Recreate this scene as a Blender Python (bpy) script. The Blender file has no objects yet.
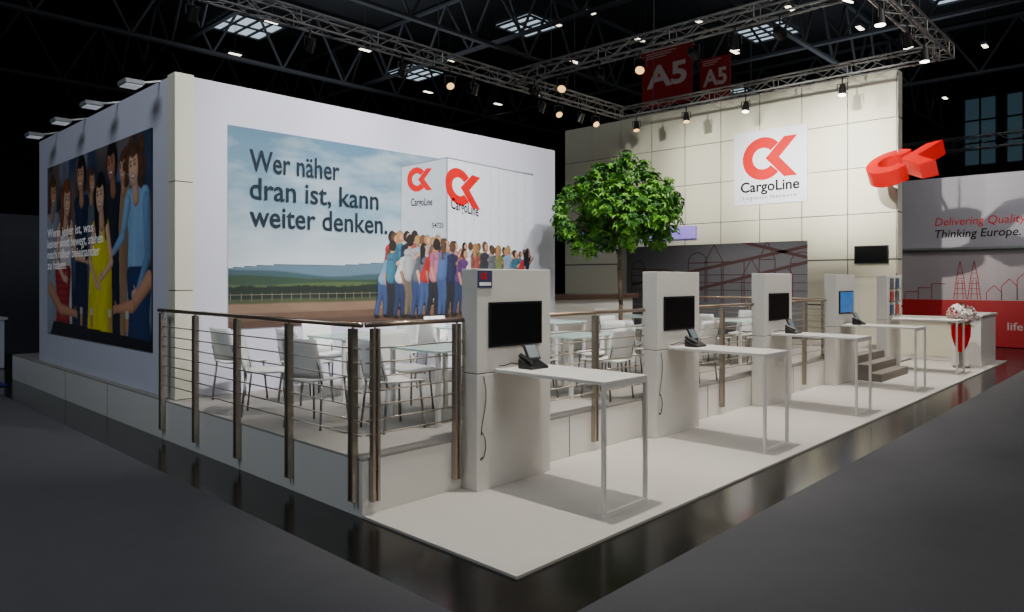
import bpy, math, random
import numpy as np
from mathutils import Vector, Matrix
random.seed(7)
COL = bpy.context.scene.collection
def lin(r,g,b):
    f=lambda c:(c/255/12.92) if c/255<=0.04045 else ((c/255+0.055)/1.055)**2.4
    return (f(r),f(g),f(b))
def mat(name,rgb,rough=0.5,metal=0.0,var=0.06,scale=6.0,emit=None,es=0.0,bump=0.0,bscale=200.0,spec=None):
    m=bpy.data.materials.new(name); m.use_nodes=True
    nt=m.node_tree; b=nt.nodes['Principled BSDF']
    tc=nt.nodes.new('ShaderNodeTexCoord')
    n=nt.nodes.new('ShaderNodeTexNoise'); n.inputs['Scale'].default_value=scale; n.inputs['Detail'].default_value=3
    nt.links.new(tc.outputs['Object'],n.inputs['Vector'])
    mx=nt.nodes.new('ShaderNodeMix'); mx.data_type='RGBA'
    c=lin(*rgb)
    mx.inputs[6].default_value=tuple(x*(1-var) for x in c)+(1,)
    mx.inputs[7].default_value=tuple(min(1,x*(1+var)) for x in c)+(1,)
    nt.links.new(n.outputs['Fac'],mx.inputs[0])
    nt.links.new(mx.outputs[2],b.inputs['Base Color'])
    b.inputs['Roughness'].default_value=rough; b.inputs['Metallic'].default_value=metal
    if spec is not None: b.inputs['Specular IOR Level'].default_value=spec
    if emit:
        b.inputs['Emission Color'].default_value=lin(*emit)+(1,); b.inputs['Emission Strength'].default_value=es
    if bump>0:
        n2=nt.nodes.new('ShaderNodeTexNoise'); n2.inputs['Scale'].default_value=bscale
        nt.links.new(tc.outputs['Object'],n2.inputs['Vector'])
        bp=nt.nodes.new('ShaderNodeBump'); bp.inputs['Strength'].default_value=bump; bp.inputs['Distance'].default_value=0.01
        nt.links.new(n2.outputs['Fac'],bp.inputs['Height']); nt.links.new(bp.outputs['Normal'],b.inputs['Normal'])
    return m
class MB:
    def __init__(s): s.v=[];s.f=[];s.m=[]
    def box(s,x0,y0,z0,x1,y1,z1,m=0):
        b=len(s.v)
        s.v+=[(x0,y0,z0),(x1,y0,z0),(x1,y1,z0),(x0,y1,z0),(x0,y0,z1),(x1,y0,z1),(x1,y1,z1),(x0,y1,z1)]
        for q in ((0,3,2,1),(4,5,6,7),(0,1,5,4),(1,2,6,5),(2,3,7,6),(3,0,4,7)):
            s.f.append(tuple(b+i for i in q)); s.m.append(m)
        return s
    def poly(s,pts,m=0):
        b=len(s.v); s.v+=[tuple(p) for p in pts]; s.f.append(tuple(range(b,b+len(pts)))); s.m.append(m); return s
    def tube(s,p,q,r,m=0,n=8,r2=None,cap=True):
        p=Vector(p);q=Vector(q); d=(q-p).normalized()
        u=d.cross(Vector((0,0,1)))
        if u.length<1e-4: u=Vector((1,0,0))
        u.normalize(); w=d.cross(u); r2=r if r2 is None else r2
        b=len(s.v)
        for k in range(n):
            a=2*math.pi*(k+.5)/n; o=u*math.cos(a)+w*math.sin(a)
            s.v.append(tuple(p+o*r)); s.v.append(tuple(q+o*r2))
        for k in range(n):
            i=b+2*k; j=b+2*((k+1)%n)
            s.f.append((i,j,j+1,i+1)); s.m.append(m)
        if cap:
            s.f.append(tuple(b+2*k for k in range(n))[::-1]); s.m.append(m)
            s.f.append(tuple(b+2*k+1 for k in range(n))); s.m.append(m)
        return s
    def path(s,pts,r,m=0,n=6):
        for a,b in zip(pts[:-1],pts[1:]): s.tube(a,b,r,m,n)
        return s
    def raw(s,vs,fs,m=0):
        b=len(s.v); s.v+=[tuple(v) for v in vs]
        for f in fs: s.f.append(tuple(b+i for i in f)); s.m.append(m)
        return s
    def mesh(s,name,mats,off=(0,0,0)):
        me=bpy.data.meshes.new(name)
        o=Vector(off)
        me.from_pydata([tuple(Vector(v)-o) for v in s.v],[],s.f)
        for mm in mats: me.materials.append(mm)
        me.polygons.foreach_set('material_index',s.m); me.update()
        return me
def finish(o,smooth,bevel,solid):
    if smooth:
        for p in o.data.polygons: p.use_smooth=True
    if solid:
        md=o.modifiers.new('solid','SOLIDIFY'); md.thickness=solid; md.offset=0
    if bevel:
        md=o.modifiers.new('bevel','BEVEL'); md.width=bevel; md.segments=2; md.limit_method='ANGLE'
def meta(o,label,cat,group):
    o['label']=label; o['category']=cat
    if group: o['group']=group
def empty(name,loc,label,cat,group=None):
    e=bpy.data.objects.new(name,None); e.empty_display_size=0.1; e.location=loc; COL.objects.link(e); meta(e,label,cat,group); return e
def base_of(parent):
    base=Vector((0,0,0)); p=parent
    while p: base+=p.location; p=p.parent
    return base
def part(name,mb,mats,parent,label=None,smooth=False,bevel=0,solid=0):
    o=bpy.data.objects.new(name,mb.mesh(name,mats,base_of(parent))); o.parent=parent; COL.objects.link(o)
    if label: o['label']=label
    finish(o,smooth,bevel,solid); return o
def thing(name,mb,mats,loc,label,cat,group=None,smooth=False,bevel=0,solid=0):
    o=bpy.data.objects.new(name,mb.mesh(name,mats,loc)); o.location=loc; COL.objects.link(o); meta(o,label,cat,group); finish(o,smooth,bevel,solid); return o
def struct(name,mb,mats,loc=(0,0,0),bevel=0):
    o=bpy.data.objects.new(name,mb.mesh(name,mats,loc)); o.location=loc; COL.objects.link(o); o['kind']='structure'; finish(o,False,bevel,0); return o
def copy_tree(src,loc=None,rotz=None,parent=None):
    c=src.copy(); COL.objects.link(c)
    if parent: c.parent=parent
    if loc is not None: c.location=loc
    if rotz is not None: c.rotation_euler=(0,0,rotz)
    for k in [x for x in src.children]: copy_tree(k,parent=c)
    return c
def text2d(body,bold=0.0,spacing=1.0,shear=0.0):
    cu=bpy.data.curves.new('lettering','FONT'); cu.body=body; cu.size=1; cu.offset=bold; cu.space_character=spacing; cu.shear=shear
    cu.resolution_u=4
    ob=bpy.data.objects.new('lettering',cu); COL.objects.link(ob)
    bpy.context.view_layer.update()
    dg=bpy.context.evaluated_depsgraph_get()
    me=bpy.data.meshes.new_from_object(ob.evaluated_get(dg))
    vs=[(v.co.x,v.co.y) for v in me.vertices]; fs=[tuple(p.vertices) for p in me.polygons]
    bpy.data.objects.remove(ob); bpy.data.curves.remove(cu); bpy.data.meshes.remove(me)
    return vs,fs
def add_text(mb,body,fn,u0,v0,width=None,cap=None,d=0.004,m=0,bold=0.0,spacing=1.0,align='L',shear=0.0):
    vs,fs=text2d(body,bold,spacing,shear)
    if not vs: return
    x0=min(v[0] for v in vs); x1=max(v[0] for v in vs)
    sy=cap/0.72 if cap else width/(x1-x0)
    sx=width/(x1-x0) if width else sy
    w=(x1-x0)*sx
    o=u0-(w/2 if align=='C' else 0)
    mb.raw([fn(o+(x-x0)*sx,v0+y*sy,d) for x,y in vs],fs,m)
def logo(mb,fn,cx,cy,R,d,m=0,thick=0.0,skew=0.0,gap=0.0):
    g=lambda u,v,dd: fn(cx+u*R,cy+v*R+skew*u*R,dd)
    N=28; a0=math.radians(42); a1=math.radians(318); r=.50
    outs=[(math.cos(a0+(a1-a0)*k/N),math.sin(a0+(a1-a0)*k/N)) for k in range(N+1)]
    quads=[[outs[k],outs[k+1],(outs[k+1][0]*r,outs[k+1][1]*r),(outs[k][0]*r,outs[k][1]*r)] for k in range(N)]
    ch=[(0.12+gap,0),(1.0+gap,.92),(1.62+gap,.92),(0.78+gap,0.0)]; ch2=[(0.12+gap,0),(0.78+gap,0.0),(1.62+gap,-.92),(1.0+gap,-.92)]
    for q in quads+[ch,ch2]:
        if thick<=0: mb.poly([g(u,v,d) for u,v in q],m)
        else:
            b=len(mb.v); n=len(q)
            mb.v+=[g(u,v,d) for u,v in q]+[g(u,v,d+thick) for u,v in q]
            mb.f.append(tuple(b+i for i in range(n))); mb.m.append(m)
            mb.f.append(tuple(b+n+i for i in range(n))); mb.m.append(m)
            for i in range(n):
                j=(i+1)%n; mb.f.append((b+i,b+j,b+n+j,b+n+i)); mb.m.append(m)
# ------------------------------------------------------------ procedural picture prints (vertex-coloured grids)
class Canvas:
    def __init__(s,u0,v0,u1,v1,cell):
        s.nu=int(round((u1-u0)/cell)); s.nv=int(round((v1-v0)/cell)); s.c=cell
        s.X,s.Y=np.meshgrid(np.linspace(u0,u1,s.nu+1),np.linspace(v0,v1,s.nv+1))
        s.rgb=np.zeros(s.X.shape+(3,)); s.a=np.zeros(s.X.shape)
    def noise(s,scale,seed,ax=1.0,ay=1.0):
        r=np.random.RandomState(seed); o=np.zeros(s.X.shape); amp=1; tot=0
        x=s.X*ax*scale; y=s.Y*ay*scale
        for k in range(5):
            for j in range(3):
                th=r.uniform(0,6.28); ph=r.uniform(0,6.28); f=2**k*r.uniform(.8,1.3)
                o+=amp*np.sin((x*np.cos(th)+y*np.sin(th))*f+ph+1.3*np.sin(o+ph)); tot+=amp*1.2
            amp*=.6
        return o/tot
    def put(s,cov,col,sh=1.0,op=1.0):
        col=np.array(col).reshape(1,1,3)
        sh=np.ones(s.X.shape)*sh
        k=(cov*op)[...,None]
        s.rgb=s.rgb*(1-k)+np.clip(col*sh[...,None],0,1)*k
        s.a=np.maximum(s.a,cov*op)
    def capsule(s,a,b,r0,r1,col,L=-.5,op=1,tex=None,lo=.42):
        ax,ay=a;bx,by=b; dx,dy=bx-ax,by-ay; l2=dx*dx+dy*dy+1e-9
        t=np.clip(((s.X-ax)*dx+(s.Y-ay)*dy)/l2,0,1)
        px=s.X-(ax+t*dx); py=s.Y-(ay+t*dy); d=np.hypot(px,py); r=r0+(r1-r0)*t
        cov=np.clip((r-d)/s.c+.5,0,1)
        nz=np.sqrt(np.clip(1-(d/r)**2,0,1)); sh=lo+(1.08-lo)*np.clip(nz*.8+(px*L+py*.4)/r*.6,0,1)
        if tex is not None: sh=sh*tex
        s.put(cov,col,sh,op)
    def ellipse(s,c,rx,ry,col,rot=0,L=-.5,op=1,flat=False,tex=None,clip=None,soft=0,lo=.45):
        x=s.X-c[0]; y=s.Y-c[1]; cs,sn=math.cos(rot),math.sin(rot)
        xr=(x*cs+y*sn)/rx; yr=(-x*sn+y*cs)/ry; d=np.hypot(xr,yr)
        e=max(soft,s.c/min(rx,ry)); cov=np.clip((1-d)/e+.5,0,1)
        if clip is not None: cov=cov*clip
        nz=np.sqrt(np.clip(1-d*d,0,1)); sh=1.0 if flat else lo+(1.1-lo)*np.clip(nz*.85+(xr*L+yr*.4)*.5,0,1)
        if tex is not None: sh=sh*tex
        s.put(cov,col,sh,op)
    def poly(s,pts,col,tex=None,op=1,grad=None):
        ins=np.zeros(s.X.shape,bool); n=len(pts)
        for i in range(n):
            x0,y0=pts[i];x1,y1=pts[(i+1)%n]
            if y0==y1: continue
            c=((y0>s.Y)!=(y1>s.Y))&(s.X<(x1-x0)*(s.Y-y0)/(y1-y0)+x0); ins^=c
        xs=[p[0] for p in pts]; cx=(min(xs)+max(xs))/2; w=(max(xs)-min(xs))/2
        q=(s.X-cx)/w; sh=.5+.6*np.clip(np.sqrt(np.clip(1-q*q*.8,0,1))-.25*q,0,1.1)
        if tex is not None: sh=sh*tex
        s.put(ins.astype(float),col,sh,op)
    def build(s,fn,name,parent,m,d,label):
        H,W=s.X.shape
        keep=np.ones((H-1,W-1),bool)
        if s.a.min()<.5: keep=(s.a[:-1,:-1]+s.a[1:,:-1]+s.a[:-1,1:]+s.a[1:,1:])/4>.5
        idx=np.arange(H*W).reshape(H,W)
        f=np.stack([idx[:-1,:-1][keep],idx[:-1,1:][keep],idx[1:,1:][keep],idx[1:,:-1][keep]],1)
        used=np.unique(f); mp=-np.ones(H*W,int); mp[used]=np.arange(len(used)); f=mp[f]
        X=s.X.ravel()[used]; Y=s.Y.ravel()[used]; b=base_of(parent)
        vs=[tuple(Vector(fn(float(x),float(y),d))-b) for x,y in zip(X,Y)]
        me=bpy.data.meshes.new(name); me.from_pydata(vs,[],f.tolist())
        at=me.color_attributes.new('print_colour','FLOAT_COLOR','POINT')
        c=np.ones((len(used),4)); c[:,:3]=s.rgb.reshape(-1,3)[used]; at.data.foreach_set('color',c.ravel())
        me.materials.append(m); me.update()
        o=bpy.data.objects.new(name,me); o.parent=parent; o['label']=label; COL.objects.link(o); return o
M_print=bpy.data.materials.new('picture_print'); M_print.use_nodes=True
_nt=M_print.node_tree; _a=_nt.nodes.new('ShaderNodeAttribute'); _a.attribute_name='print_colour'
_nt.links.new(_a.outputs['Color'],_nt.nodes['Principled BSDF'].inputs['Base Color']); _nt.nodes['Principled BSDF'].inputs['Roughness'].default_value=.6

# ------------------------------------------------------------ materials
M_black=mat('glossy_black_tile',(14,13,12),0.17,var=.5,scale=2.5,spec=.35)
M_aisle=mat('dark_grey_carpet',(80,80,83),0.95,var=.10,scale=3,bump=.5,bscale=350,spec=.2)
M_carpet=mat('light_beige_carpet',(188,183,175),0.95,var=.05,scale=5,bump=.3,bscale=300)
M_pcarpet=mat('platform_carpet',(156,151,144),0.95,var=.05,scale=5,bump=.3,bscale=300)
M_blue=mat('blue_carpet',(20,50,130),0.9)
M_white=mat('matt_white_laminate',(222,219,212),0.45,var=.02,scale=2)
M_wall=mat('white_wall_paint',(214,213,226),0.6,var=.015,scale=1.2)
M_cream=mat('cream_panel',(222,219,196),0.5,var=.03,scale=.8)
M_seam=mat('dark_seam',(96,96,86),0.8)
M_steel=mat('brushed_steel',(170,160,146),0.36,.8,var=.1,scale=12)
M_bronze=mat('steel_handrail',(160,142,124),0.3,.85,var=.1)
M_alu=mat('truss_aluminium',(140,140,140),0.45,.7,var=.1)
M_dark=mat('dark_steel_roof',(62,64,68),0.7,var=.2,scale=1)
M_roof=mat('dark_roof_sheet',(26,27,30),0.9,var=.3,scale=.4)
M_blk=mat('black_plastic',(14,14,15),0.4)
M_screen=mat('black_screen_glass',(8,8,9),0.45,spec=.15)
M_red=mat('signal_red',(206,2,10),0.5,var=.03,spec=.2)
M_redd=mat('banner_red',(104,12,18),0.6,emit=(150,12,20),es=.05)
M_wtxt=mat('white_print',(235,235,235),0.5,emit=(255,255,255),es=.12)
M_slate=mat('slate_print',(34,46,56),0.6,spec=.2)
M_txtdark=mat('black_print',(18,18,22),0.6,spec=.2)
M_seat=mat('white_chair_plastic',(240,240,236),0.4)
M_leg=mat('chair_chrome',(140,140,140),0.3,.9)
M_glass=mat('table_top_white',(200,226,218),0.25)
M_bark=mat('tree_bark',(92,74,56),0.9,var=.3,scale=20)
M_leaf=mat('leaf_green',(50,102,22),0.55,var=.45,scale=4)
M_leaf2=mat('leaf_light_green',(102,160,36),0.55,var=.3,scale=4)
M_lamp=mat('lamp_lens_lit',(255,255,255),0.3,emit=(255,246,230),es=11)
M_lampdim=mat('lamp_lens_warm',(255,220,160),0.3,emit=(255,196,120),es=2.2)
M_hall=mat('hall_lamp_lens',(255,255,255),0.3,emit=(255,240,215),es=5)
M_lavender=mat('lavender_light_panel',(150,130,215),0.4,emit=(150,125,230),es=.6)
M_sky=mat('skylight_pane',(150,170,185),0.3,emit=(190,208,222),es=1.1)
M_greyprint=mat('grey_wall_print',(150,146,148),0.7)
M_line=mat('line_art_print',(120,82,82),0.7)
M_stair=mat('stair_grey_brown',(120,112,104),0.7)
M_wood=mat('dark_brown_wood',(74,52,40),0.4,var=.25,scale=14)

# ------------------------------------------------------------ setting
HC=1.9
struct('floor',MB().box(-30,-30,-.2,60,60,0),[M_black])
struct('ceiling',MB().box(-30,-30,14.4,60,60,14.6),[M_roof])
struct('wall_far',MB().box(52,-30,0,52.3,60,14.4),[M_roof])
struct('wall_side',MB().box(-30,52,0,52,52.3,14.4),[M_roof])
thing('aisle_carpet',MB().box(-28,2.53,0,2.70,21.9,.012).box(-28,-28,0,2.70,2.53,.012),[M_aisle],(0,0,0),'dark grey needle-felt aisle carpet beside the stand','carpet','aisle carpets')
thing('aisle_carpet',MB().box(2.70,-28,0,23.8,2.53,.012),[M_aisle],(5,0,0),'dark grey needle-felt aisle carpet along the table side','carpet','aisle carpets')
thing('blue_carpet',MB().box(-4,15.3,.012,3.0,18.3,.02),[M_blue],(0,16,.012),'blue carpet of the neighbouring stand','carpet')
PF=4.78
thing('stand_carpet',MB().box(3.29,3.09,0,19.97,PF-.005,.02),[M_carpet],(10,4,0),'light beige carpet strip running in front of the raised platform','carpet','stand carpets')
thing('stand_carpet',MB().box(17.22,PF+.1,0,19.9,16.3,.02),[M_carpet],(18.5,8,0),'light beige carpet between platform and cream wall','carpet','stand carpets')
PZ=.47
mb=MB().box(3.29,PF,0,17.2,16.4,PZ-.02,0)
mb.box(3.29,PF,PZ-.02,17.2,16.4,PZ,1)
for y in (6.9,8.9,10.9,12.9): mb.box(3.287,y,.01,3.29,y+.008,PZ-.02,2)
for x in (5.9,8.9,11.8): mb.box(x,PF-.004,.02,x+.008,PF,PZ-.02,2)
thing('platform',mb,[M_white,M_pcarpet,M_seam],(10,10,0),'raised white exhibition platform with pale carpeted top','platform')
WX=3.38; WY=8.75; WT=4.36; WB=PZ+.002
struct('wall_left',MB().box(WX,WY+.2,WB,WX+.2,14.85,WT),[M_wall],(WX,12,PZ))
struct('wall_back',MB().box(WX+.2,WY,WB,10.37,WY+.2,WT),[M_wall],(7,WY,PZ))
struct('wall_end',MB().box(10.17,WY+.2,WB,10.37,14.85,WT),[M_wall],(10.2,11,PZ))
struct('wall_rear',MB().box(WX+.2,14.65,WB,10.17,14.85,WT),[M_wall],(7,14.7,PZ))
mb=MB()
n=3; hh=(WT-WB+.02)/n
for k in range(n): mb.box(WX-.02,WY-.03,WB+k*hh+.006,WX+.2,WY+.2,WB+(k+1)*hh-.006)
mb.box(WX,WY-.02,WB,WX+.19,WY+.19,WT,1)
struct('trim_1',mb,[M_cream,M_seam],(WX,WY,PZ))
TX=20.0; Y0=5.42; Y1=16.40; T=1.22
mb=MB()
mb.box(TX+.03,Y0+.03,3.03,TX+.4,Y1,7.29,1).box(TX+.03,Y0+.03,.02,TX+.4,7.70,3.03,1).box(TX+.03,14.0,.02,TX+.4,Y1,3.03,1)
cols=[Y0+1.22*i for i in range(10)]
for i in range(9):
    a,b=cols[i],cols[i+1]; g=.012
    for k in range(6):
        z0=k*T; z1=z0+T-.022
        if z0<3.0:
            if z1>3.0:
                lo=max(a+g,7.70); hi=min(b-g,14.0)
                if hi-lo>.05: mb.box(TX,lo,3.0,TX+.04,hi,z1,0)
            if a+g<7.70: mb.box(TX,a+g,z0+.02,TX+.04,min(b-g,7.70),z1,0)
            if b-g>14.0: mb.box(TX,max(a+g,14.0),z0+.02,TX+.04,b-g,z1,0)
        else: mb.box(TX,a+g,z0,TX+.04,b-g,z1,0)
for k in range(6): mb.box(TX,Y0,k*T+.02,TX+.4,Y0+.03,k*T+T-.02,0)
struct('wall_right',mb,[M_cream,M_seam],(TX,10,0))
mb=MB().box(25.9,6.6,.0,26.1,18.5,4.3,0)
fX=lambda xc:(lambda u,v,d:(xc-d,-u,v))
f=fX(25.9)
random.seed(3)
u=-17.5
def strip(mb,fn,a,b,w,d,m):
    ax,ay=a;bx,by=b; L=math.hypot(bx-ax,by-ay) or 1; nx=-(by-ay)/L*w/2; ny=(bx-ax)/L*w/2
    mb.poly([fn(ax+nx,ay+ny,d),fn(bx+nx,by+ny,d),fn(bx-nx,by-ny,d),fn(ax-nx,ay-ny,d)],m)
while u<-7.6:
    w=random.uniform(.5,1.2); h=random.uniform(2.0,2.7); k=random.choice([0,1,2])
    strip(mb,f,(u,1.0),(u,h),.04,.004,1); strip(mb,f,(u+w,1.0),(u+w,h),.04,.004,1); strip(mb,f,(u,h),(u+w,h),.04,.004,1)
    if k==0: strip(mb,f,(u,h),(u+w/2,h+.7),.04,.004,1); strip(mb,f,(u+w,h),(u+w/2,h+.7),.04,.004,1)
    if k==1:
        for q in range(8):
            a0=math.pi*q/8; a1=math.pi*(q+1)/8
            strip(mb,f,(u+w/2+w/2*math.cos(a0),h+w/2*math.sin(a0)),(u+w/2+w/2*math.cos(a1),h+w/2*math.sin(a1)),.04,.004,1)
    for zz in (1.5,1.8,2.1): strip(mb,f,(u,zz),(u+w,zz),.03,.004,1)
    u+=w*.9
for a,b in (((-17.5,1.7),(-9,3.3)),((-14.5,1.5),(-8,3.0)),((-13,3.5),(-8,2.2))): strip(mb,f,a,b,.12,.005,2)
struct('wall_inner',mb,[M_greyprint,M_line,mat('brown_beam_print',(118,84,80),.7)],(26,12,0))

CA=43.6*math.pi/180; CC=math.cos(CA); SS=math.sin(CA); F=712.0
def A(px): a=px-512; return (F*CC+SS*a, F*SS-CC*a)
def PY(px,py,yc=WY):
    ax,ay=A(px); t=yc/ay; return (t*ax, HC+(280-py)*t)
def PX(px,py,xc=WX):
    ax,ay=A(px); t=xc/ax; return (-t*ay, HC+(280-py)*t)
# ------------------------------------------------------------ mural on wall_back
fY=lambda u,v,d:(u,WY-.012-d,v)
mu0,mu1,mz0,mz1=4.01,9.74,1.28,3.85
mural=empty('wall_mural',(mu0,WY,mz0),'wide printed wall mural with sky, landscape, container and crowd of people','mural')
def skymat():
    m=bpy.data.materials.new('printed_sky'); m.use_nodes=True; nt=m.node_tree; b=nt.nodes['Principled BSDF']; b.inputs['Roughness'].default_value=.55
    tc=nt.nodes.new('ShaderNodeTexCoord'); sp=nt.nodes.new('ShaderNodeSeparateXYZ'); nt.links.new(tc.outputs['Object'],sp.inputs[0])
    mr=nt.nodes.new('ShaderNodeMapRange'); mr.inputs['From Max'].default_value=2.57; nt.links.new(sp.outputs['Z'],mr.inputs['Value'])
    cr=nt.nodes.new('ShaderNodeValToRGB'); nt.links.new(mr.outputs[0],cr.inputs[0])
    e=cr.color_ramp; e.elements[0].position=.32; e.elements[0].color=lin(196,206,210)+(1,); e.elements[1].position=1; e.elements[1].color=lin(76,116,140)+(1,)
    k=e.elements.new(.62); k.color=lin(122,156,174)+(1,)
    mp=nt.nodes.new('ShaderNodeMapping'); mp.inputs['Scale'].default_value=(.6,1,1.8); nt.links.new(tc.outputs['Object'],mp.inputs[0])
    no=nt.nodes.new('ShaderNodeTexNoise'); no.inputs['Scale'].default_value=1.6; no.inputs['Detail'].default_value=7; nt.links.new(mp.outputs[0],no.inputs['Vector'])
    c2=nt.nodes.new('ShaderNodeValToRGB'); c2.color_ramp.elements[0].position=.44; c2.color_ramp.elements[1].position=.74
    c2.color_ramp.elements[1].color=(.7,.7,.7,1); nt.links.new(no.outputs['Fac'],c2.inputs[0])
    mx=nt.nodes.new('ShaderNodeMix'); mx.data_type='RGBA'; nt.links.new(c2.outputs[0],mx.inputs[0]); nt.links.new(cr.outputs[0],mx.inputs[6]); mx.inputs[7].default_value=lin(206,214,218)+(1,)
    nt.links.new(mx.outputs[2],b.inputs['Base Color']); return m
part('mural_panel',MB().box(mu0,WY-.012,mz0,mu1,WY,mz1),[skymat()],mural,'printed sky panel')
C=lambda n,r,g,b:mat('print_'+n,(r,g,b),.6,var=.1,scale=9)
cv=Canvas(mu0+.002,mz0+.002,mu1-.002,2.2,.015)
X,Y=cv.X,cv.Y
def under(y,soft=.015): return np.clip((y-Y)/soft,0,1)
n1=cv.noise(1.2,3); n2=cv.noise(5,8); n3=cv.noise(18,5)
cv.put(under(2.10+.05*np.sin(X*1.1+1)+.02*np.sin(X*3.1)),lin(92,118,134),1+.06*n2)
cv.put(under(2.02+.05*np.sin(X*1.4+3)+.015*np.sin(X*4.3)),lin(58,84,90),1+.2*n2)
cv.put(under(1.94+.03*np.sin(X*1.9)+.01*n3),lin(48,70,52),1+.35*n2)
cv.put(under(1.86+.02*np.sin(X*2.3+1)),lin(80,96,58),1+.25*cv.noise(3,4,1,5))
cv.put(under(1.83+.05*n3+.03*n2),lin(26,38,28),1+.5*n3)
cv.put(under(1.66+.01*n2),lin(70,76,50),1+.3*n3)
cv.put(under(1.60+.008*n2),lin(132,106,86),1+.25*cv.noise(6,9,1,6))
cv.put(under(1.48+.01*n2),lin(104,80,64),1+.3*cv.noise(9,2,1,5))
cv.put(under(1.38+.01*n2),lin(84,62,50),1+.3*cv.noise(9,3,1,5))
cv.build(fY,'landscape_print',mural,M_print,.003,'hills, hedges and brown earth')
mb=MB()
for k in range(24): strip(mb,fY,(mu0+.03+k*.14,1.63),(mu0+.03+k*.14,1.73),.010,.005,0)
strip(mb,fY,(mu0+.01,1.71),(7.3,1.71),.009,.0055,0)
part('fence_print',mb,[C('fence',120,112,96)],mural,'printed field fence')
mb=MB()
P=lambda px,py,d:(lambda q:fY(q[0],q[1],d))(PY(px,py))
mb.poly([P(401,166,.008),P(446,157,.008),P(446,300,.008),P(399,300,.008)],0)
mb.poly([P(446,157,.008),P(532.5,175,.008),P(532.5,285,.008),P(446,300,.008)],1)
mb.poly([P(401,166,.009),P(446,157,.009),P(446,158.5,.009),P(401,167.5,.009)],2)
mb.poly([P(446,157,.009),P(532.5,175,.009),P(532.5,176,.009),P(446,158.5,.009)],2)
mb.poly([P(445.4,158,.01),P(446.8,158,.01),P(446.8,300,.01),P(445.4,300,.01)],2)
for k in range(9): 
    px=455+k*8.6; mb.poly([P(px,157+(px-446)*.208+1,.0095),P(px+.5,157+(px-446)*.208+1,.0095),P(px+.5,290,.0095),P(px,290,.0095)],3)
part('container_print',mb,[C('container_end',176,183,190),C('container_side',220,224,228),C('container_edge',126,130,136),C('container_rib',200,204,208)],mural,'white swap-body container')
q=PY(419,180); mb=MB(); logo(mb,fY,q[0]-.06,q[1],.19,.012,0,skew=.12); part('container_logo',mb,[M_red],mural,'red ring and chevron logo')
q=PY(459,187); mb=MB(); logo(mb,fY,q[0]-.02,q[1],.30,.012,0,skew=-.16); part('container_logo',mb,[M_red],mural,'large red ring and chevron logo')
def slanted(sl,u0): return lambda u,v,d: fY(u,v+(u-u0)*sl,d)
mb=MB(); q=PY(410,206); add_text(mb,'CargoLine',slanted(.10,q[0]),q[0],q[1],width=.43,cap=.12,d=.012,bold=.015); part('container_lettering',mb,[M_txtdark],mural,'dark company lettering')
mb=MB(); q=PY(431,228); add_text(mb,'54725',slanted(.08,q[0]),q[0],q[1],width=.24,cap=.085,d=.012,bold=.01); part('container_lettering',mb,[M_txtdark],mural,'dark container number')
mb=MB(); q=PY(450,210); add_text(mb,'CargoLine',slanted(-.16,q[0]),q[0],q[1]+.03,width=.62,cap=.18,d=.012,bold=.015); part('container_lettering',mb,[M_txtdark],mural,'large dark company lettering')
for s,px,py,w in (('Wer näher',249,170.5,1.33),('dran ist, kann',249,198.5,2.0),('weiter denken.',249,226,2.16)):
    mb=MB(); q=PY(px,py); add_text(mb,s,fY,q[0],q[1],width=w,cap=.285,d=.012,bold=.014); part('mural_lettering',mb,[M_slate],mural,'dark slate slogan line')
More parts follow.
